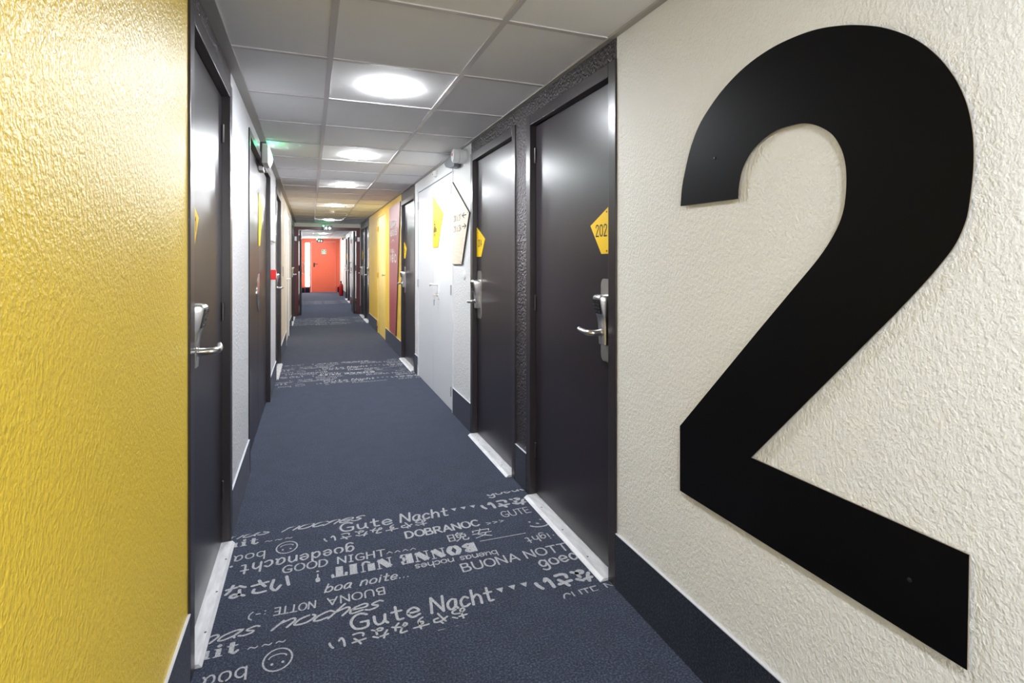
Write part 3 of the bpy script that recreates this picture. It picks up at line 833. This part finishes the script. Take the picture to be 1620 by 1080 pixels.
mb.box(.425, .592, YE + .001, YE + .0051, 1.545, 1.715, 'mint')
for a, b, z0, z1, mt in ((.440, .490, 1.65, 1.70, 'green'), (.55, .580, 1.665, 1.70, 'dark_green'), (.50, .57, 1.645, 1.66, 'green'), (.440, .485, 1.575, 1.605, 'green'), (.55, .580, 1.575, 1.61, 'dark_green')):
    mb.box(a, b, YE - .0005, YE + .001, z0, z1, mt)
mb.build('notice', rt, smooth=False, label='pale green and white notice')

rt = root('window_1', (-.107, YE, .235), 'narrow bright window slit left of the coral exit door', 'window', kind='structure')
mb = MB()
for a in ((-.195, -.183, .235, 1.995), (-.032, -.020, .235, 1.995)):
    mb.box(a[0], a[1], YE - .004, YE + .06, a[2], a[3], 'coral')
mb.box(-.183, -.032, YE - .004, YE + .06, .235, .247, 'coral')
mb.box(-.183, -.032, YE - .004, YE + .06, 1.983, 1.995, 'coral')
mb.build('frame', rt)
mb = MB(); mb.box(-.183, -.032, YE + .02, YE + .03, .247, 1.983, 'daylight'); mb.build('pane', rt, label='glowing pane added as fill light')

rt = root('fill_window', (.39, Y0, .9), 'unseen glowing window added behind the viewpoint as fill light', 'window', kind='structure')  # unseen window, added to throw fill light along walls and ceiling
mb = MB(); 
for a, b, c, d in ((-.20, -.15, .85, 2.05), (.93, .98, .85, 2.05), (-.15, .93, .85, .90), (-.15, .93, 2.0, 2.05)):
    mb.box(a, b, Y0, Y0 + .03, c, d, 'white_door')
mb.build('frame', rt)
mb = MB(); mb.box(-.15, .93, Y0 + .001, Y0 + .006, .90, 2.0, 'fill_glow'); mb.build('pane', rt, label='glowing pane added as fill light')

# ------------------------------------------------------------------ big numeral
# outline of the figure in metres on the wall: (along the corridor, height)
nn = .011
outline = [(1.3909, 1.4543), (1.3847, 1.5063), (1.3743, 1.5466), (1.3470, 1.6222), (1.3084, 1.6875), (1.2569, 1.7359), (1.1949, 1.7773), (1.1193, 1.8097), (1.0394, 1.8261), (0.9674, 1.8284), (0.9022, 1.8218), (0.8428, 1.8059), (0.7960, 1.7873), (0.7524, 1.7648), (0.7119, 1.7359), (0.6803, 1.7073), (0.6533, 1.6748), (0.6303, 1.6386), (0.6110, 1.5978), (0.5977, 1.5539), (0.5909, 1.5095), (0.5893, 1.4727), (0.5903, 1.4364), (0.5951, 1.3882), (0.6013, 1.3520), (0.6165, 1.3125), (0.6388, 1.2781), (0.6742, 1.2319), (0.7252, 1.1712)]
strs = [(1.1004, 0.7496), (0.5961, 0.7496), (0.5994, 0.5395), (1.3937, 0.5413), (1.3937, 0.7490)]
inner = [(1.0728, 1.0978), (0.9674, 1.2108), (0.8979, 1.2859), (0.8591, 1.3393), (0.8387, 1.3838), (0.8308, 1.4285), (0.8299, 1.4733), (0.8347, 1.5081), (0.8468, 1.5407), (0.8675, 1.5707), (0.9022, 1.5959), (0.9385, 1.6102), (0.9771, 1.6138), (1.0180, 1.6115), (1.0613, 1.5964), (1.1013, 1.5701), (1.1312, 1.5293), (1.1436, 1.4842), (1.1461, 1.4515)]
poly = smooth_pts(outline, 4) + strs + smooth_pts(inner, 4)
rt = root('wall_numeral', (R - .01, 1.0, .55), 'giant black numeral 2 mounted on the beige textured wall', 'number sign')
mb = MB()
wprism(mb, 1, poly, nn - .001, nn, 'black', 'edge_dark')
wprism(mb, 1, poly, nn - .0045, nn - .001, 'mdf')
pl = mb.build('plate', rt, smooth=False)
for yy, zz in ((1.2364, 1.5805), (0.6972, 0.6477)):
    mb = MB(); mb.lathe(W(1, yy, zz, nn), (-1, 0, 0), [(.0045, 0), (.0045, .001), (.002, .002)], 'black_plastic', 14)
    mb.build('screw', rt, label='black screw head')
for yy, zz in ((1.22, 1.60), (.80, .68), (1.30, .76), (.68, 1.45)):
    mb = MB(); mb.lathe(W(1, yy, zz, 0), (-1, 0, 0), [(.012, 0), (.012, nn - .0045)], 'mdf', 12)
    mb.build('spacer', rt)

# ------------------------------------------------------------------ signs on the walls
rt = root('direction_sign', (R, 4.02, 1.25), 'pale wooden angular direction sign on the white wall beside the white double door', 'sign')
mb = MB()
wprism(mb, 1, [(4.305, 1.935), (3.800, 1.638), (4.010, 1.252), (4.305, 1.252)], .002, .014, 'plywood', 'edge_dark')
digits(mb, 1, '200 \u00e0 217', 4.13, 1.600, .045, .22, .0144, .006, 'ink')
digits(mb, 1, '218 \u00e0 234', 4.13, 1.515, .045, .22, .0144, .006, 'ink')
for z, t in ((1.600, '<'), (1.515, '}')):
    digits(mb, 1, t, 3.955, z, .065, .075, .0144, .008, 'ink')
mb.build('panel', rt, smooth=False, label='pale wooden panel with black room numbers and arrows')
for a, z in ((3.835, 1.640), (4.03, 1.268)):
    mb = MB(); mb.lathe(W(1, a, z, .014), (-1, 0, 0), [(.005, 0), (.005, .001), (.002, .002)], 'fixing', 10); mb.build('screw', rt)

rt = root('wall_banner', (R, 7.6, .25), 'tall maroon tapering banner panel on the yellow wall', 'banner')
mb = MB()
wprism(mb, 1, [(8.045, 2.050), (7.050, 2.064), (7.430, .235), (8.045, .235)], .002, .015, 'maroon', 'edge_dark')
digits(mb, 1, 'BONNES', 7.64, 1.765, .075, .60, .0154, .020, 'white_ink')
digits(mb, 1, 'HISTOIRES', 7.64, 1.640, .075, .62, .0154, .020, 'white_ink')
for i in range(8):
    a = [(7.80 - .25 * (i + j) / 8, 1.535 + .035 * math.sin(math.pi * (i + j) / 8)) for j in (0, 1)]
    mb.add([W(1, a[0][0], a[0][1], .0154), W(1, a[1][0], a[1][1], .0154), W(1, a[1][0], a[1][1] + .014, .0154), W(1, a[0][0], a[0][1] + .014, .0154)], [(0, 1, 2, 3)], 'white_ink')
digits(mb, 1, 'avec', 7.78, 1.400, .07, .30, .0154, .013, 'white_ink')
digits(mb, 1, 'v\u00e9lo', 7.66, 1.262, .16, .58, .0154, .030, 'white_ink')
mb.build('panel', rt, smooth=False, label='maroon panel with pale lettering')

# escape plan and call point on the left wall
rt = root('escape_plan', (L, 5.65, 1.46), 'white glazed escape plan on the left wall above the red call point', 'sign')
mb = MB()
wbox(mb, -1, 5.38, 5.93, 1.465, 1.760, .001, .012, 'white_plastic')
mb.build('board', rt, bevel=.002)
mb = MB(); wbox(mb, -1, 5.395, 5.915, 1.480, 1.745, .0122, .014, 'white_door'); mb.build('glass', rt)
mb = MB(); wbox(mb, -1, 5.42, 5.56, 1.430, 1.462, .001, .006, 'grey_metal'); mb.build('tag', rt, label='small grey tag')
rt = root('call_point', (L, 5.42, 1.10), 'red fire alarm call point on the white left wall', 'call point')
mb = MB(); wbox(mb, -1, 5.36, 5.45, 1.103, 1.193, .001, .048, 'red'); mb.build('housing', rt, bevel=.003)
mb = MB(); wbox(mb, -1, 5.375, 5.435, 1.12, 1.175, .048, .0495, 'white_plastic'); mb.build('push_plate', rt, label='white push plate')
mb = MB()
wbox(mb, -1, 7.60, 7.68, 1.07, 1.20, .001, .012, 'grey_metal')
o = mb.build('card_reader', bevel=.003, label='small grey switch plate on the cream left wall', category='switch'); recentre(o)

# exit sign box on the left wall
rt = root('exit_sign', (L, 4.42, 2.0), 'white exit sign box with green lit face high on the left wall', 'exit sign')
mb = MB(); wbox(mb, -1, 4.28, 4.56, 1.995, 2.150, .001, .010, 'black_plastic'); mb.build('mounting_plate', rt)
mb = MB()
wbox(mb, -1, 4.30, 4.54, 2.000, 2.148, .010, .052, 'offwhite_plastic')
mb.build('housing', rt, bevel=.004)
mb = MB()
arc = [(.052 + .020 * math.sin(math.pi * i / 10), 2.004 + .138 * i / 10) for i in range(11)]
mb.prism([(n_, z) for n_, z in arc] + [(.0525, 2.004)][:0], lambda q: W(-1, 4.302, q[1], q[0]), lambda q: W(-1, 4.538, q[1], q[0]), 'lit_white')
df = mb.build('diffuser', rt, label='curved lit diffuser')
mb = MB()
def cz(n_, i): return (.0525 + .020 * math.sin(math.pi * i / 10) + n_, 2.004 + .138 * i / 10)
for a, b in ((4.34, 4.40), (4.43, 4.50)):
    for i in range(3, 8):
        p0, p1 = cz(0.0004, i), cz(0.0004, i + 1)
        mb.add([W(-1, a, p0[1], p0[0]), W(-1, b, p0[1], p0[0]), W(-1, b, p1[1], p1[0]), W(-1, a, p1[1], p1[0])], [(0, 1, 2, 3)], 'lit_green')
mb.build('pictogram', df, label='green running figure symbol')
mb = MB(); mb.lathe(W(-1, 4.315, 2.134, .052), (1, -.3, .3), [(.008, 0), (.008, .006), (.003, .011)], 'led', 14); mb.build('indicator', rt, label='small green light')

def hanging_exit(x0, x1, y_, z0, z1, label):
    rt = root('exit_sign', ((x0 + x1) / 2, y_, z0), label, 'exit sign')
    mb = MB(); mb.box(x0, x1, y_, y_ + .045, z0, z1, 'dark_green'); mb.build('housing', rt, bevel=.003)
    mb = MB()
    for cx_ in (x0 + .17, ):
        pass
    hh = z1 - z0; ww = x1 - x0
    ax, az = x0 + ww * .74, z0 + hh * .45
    mb.prism([(ax - .035, az - .012), (ax - .012, az - .012), (ax - .012, az - .034), (ax + .012, az - .034), (ax + .012, az - .012), (ax + .035, az - .012), (ax, az + .036)][::1], lambda q: (q[0], y_ - .0006, q[1]), lambda q: (q[0], y_ - .0002, q[1]), 'lit_white')
    px = x0 + ww * .34
    mb.lathe((px + .01, y_ - .0002, az + .030), (0, -1, 0), [(.009, 0), (.009, .0005)], 'lit_white', 12)
    for a, b in (((px, az + .018), (px - .008, az - .006)), ((px - .008, az - .006), (px + .018, az - .018)), ((px + .018, az - .018), (px + .012, az - .036)), ((px - .008, az - .006), (px - .03, az - .032)), ((px, az + .014), (px + .028, az + .004)), ((px, az + .014), (px - .026, az + .006))):
        ribbons([a, b], .009, False, lambda q: mb.add([(p[0], y_ - .0006, p[1]) for p in q], [tuple(range(len(q)))], 'lit_white'), 6)
    mb.build('pictogram', rt, smooth=False, label='white running figure and arrow')
    mb = MB(); mb.lathe((x0 + .012, y_ - .001, z1 - .008), (0, -1, 0), [(.011, 0), (.011, .003), (.004, .008)], 'led', 14); mb.build('indicator', rt, label='bright green light')
    mb = MB(); mb.box(x0 + ww * .3, x1 - ww * .3, y_ + .01, y_ + .035, z1, z1 + .012, 'offwhite_plastic'); mb.build('bracket', rt)
    mb = MB(); mb.box((x0 + x1) / 2 - .012, (x0 + x1) / 2 + .012, y_ + .012, y_ + .034, z1 + .012, CEIL, 'offwhite_plastic'); mb.build('stem', rt)
hanging_exit(.270, .470, 12.95, 1.985, 2.085, 'green exit sign with arrow hanging before the fire door frame')
hanging_exit(.215, .425, 20.05, 1.930, 2.040, 'green exit sign with arrow hanging before the coral end door')

# siren, grey detector and other ceiling-level boxes
rt = root('alarm_siren', (R, 3.93, 2.04), 'round white alarm sounder with a red dot high on the white wall', 'alarm')
mb = MB()
yy, zz = 3.955, 2.085
mb.lathe(W(1, yy, zz, 0), (-1, 0, 0), [(.050, 0), (.050, .018), (.056, .022), (.056, .052), (.050, .056), (.050, .060), (.055, .064), (.053, .092), (.044, .100), (.012, .102)], 'offwhite_plastic', 36)
mb.build('housing', rt)
mb = MB(); mb.lathe(W(1, yy, zz + .008, .1005), (-1, 0, 0), [(.012, 0), (.012, .004), (.006, .006)], 'red', 16); mb.build('lens', rt, label='red dot')
mb = MB()
wprism(mb, 1, [(4.40, 2.10), (4.20, 2.142), (4.13, 2.13), (4.05, 2.055), (4.07, 2.022), (4.20, 2.030), (4.34, 2.062)], .008, .060, 'grey_plastic')
o = mb.build('motion_detector', bevel=.004, label='dark grey angular detector beside the round white alarm sounder', category='detector'); recentre(o)
rt = root('wall_detector', (R, 4.97, 2.07), 'small white box with a black dot above the white double door', 'detector')
mb = MB(); wbox(mb, 1, 4.92, 4.98, 2.074, 2.126, .001, .035, 'white_plastic'); mb.build('housing', rt, bevel=.004)
mb = MB(); mb.lathe(W(1, 4.95, 2.094, .035), (-1, 0, 0), [(.006, 0), (.006, .002)], 'black_plastic', 12); mb.build('eye', rt)
mb = MB(); mb.lathe(W(1, 3.97, 1.165, .0), (-1, 0, 0), [(.036, 0), (.036, .003), (.032, .005), (.004, .006)], 'white_door', 28)
o = mb.build('cover_plate', label='round white blank cover on the white wall below the wooden sign', category='cover plate'); recentre(o)
rt = root('smoke_detector', (.365, 9.85, CEIL), 'round white smoke detector on the ceiling between two lights', 'smoke detector')
mb = MB(); mb.lathe((.365, 9.85, CEIL + .006), (0, 0, -1), [(.052, 0), (.052, .012), (.046, .014)], 'white_plastic', 32); mb.build('base', rt)
mb = MB(); mb.lathe((.365, 9.85, CEIL - .008), (0, 0, -1), [(.046, 0), (.046, .012), (.030, .028), (.004, .030)], 'white_plastic', 32); mb.build('sensor', rt)
mb = MB(); wbox(mb, 1, 20.0, 20.12, 2.03, 2.11, .001, .05, 'black_plastic')
o = mb.build('motion_detector', bevel=.004, label='small dark detector high on the far right wall near the end', category='detector'); recentre(o)
mb = MB(); mb.lathe(W(1, 18.95, 2.085, 0), (-1, 0, 0), [(.05, 0), (.055, .03), (.05, .08), (.02, .085)], 'plywood', 24)
o = mb.build('alarm_siren', label='small round beige alarm high on the wall beyond the fire doors', category='alarm'); recentre(o)

# ------------------------------------------------------------------ fire extinguisher at the far end
rt = root('fire_extinguisher', (1.045, 20.2, 0), 'red fire extinguisher on the floor at the far end', 'fire extinguisher')
cx_, cy_ = 1.045, 20.2
mb = MB(); mb.lathe((cx_, cy_, .001), (0, 0, 1), [(.058, 0), (.062, .02), (.062, .03)], 'rubber', 28); mb.build('foot', rt)
mb = MB(); mb.lathe((cx_, cy_, .03), (0, 0, 1), [(.062, 0), (.072, .02), (.072, .33), (.060, .38), (.032, .42), (.022, .43)], 'red', 32); mb.build('cylinder', rt, label='red steel cylinder')
mb = MB()
mb.lathe((cx_, cy_, .46), (0, 0, 1), [(.022, 0), (.022, .05), (.012, .06)], 'black_plastic', 16)
mb.prism([(-.07, .51), (.05, .50), (.05, .52), (-.07, .545)], lambda q: (cx_ - .012, cy_ + q[0], q[1]), lambda q: (cx_ + .012, cy_ + q[0], q[1]), 'black_plastic')
mb.build('valve', rt, label='black valve and lever')
mb = MB(); mb.tube(smooth_pts([(cx_, cy_ - .02, .50), (cx_ - .03, cy_ - .09, .52), (cx_ + .015, cy_ - .12, .38), (cx_ + .03, cy_ - .085, .20), (cx_ + .03, cy_ - .078, .10)], 6), .010, 'rubber', 10); mb.build('hose', rt, label='black hose')

# ------------------------------------------------------------------ recessed lights
def downlight(y_, label, x=.380):
    rt = root('ceiling_light', (x, y_, CEIL), label, 'ceiling light', 'round recessed ceiling lights')
    mb = MB(); mb.lathe((x, y_, CEIL + .006), (0, 0, -1), [(.112, 0), (.112, .003), (.104, .005), (.104, .003)], 'white_plastic', 48); mb.build('trim_ring', rt)
    mb = MB(); mb.lathe((x, y_, CEIL + .002), (0, 0, -1), [(.1035, 0), (.1035, .006), (.098, .009), (.080, .012), (.040, .014), (.001, .0145)], 'lamp', 48); mb.build('diffuser', rt, label='glowing white diffuser')
for y_, lb in ((2.735, 'largest and nearest round recessed ceiling light, beside the nearest doors'),
               (4.600, 'second nearest round recessed ceiling light, level with the left exit sign'),
               (6.440, 'third nearest round recessed ceiling light'),
               (8.860, 'fourth nearest round recessed ceiling light, before the smoke detector'),
               (12.00, 'round recessed ceiling light just before the hanging green exit sign at the fire doors'),
               (15.00, 'round ceiling light hidden just behind the fire door header'),
               (18.06, 'round ceiling light beyond the fire doors, the nearer of two in view there'),
               (21.00, 'farthest round ceiling light, right before the coral end wall'),
               (-.50, 'round ceiling light behind the viewpoint, nearer to the giant numeral'),
               (-2.75, 'round ceiling light behind the viewpoint, nearest the back wall')):
    downlight(y_, lb)
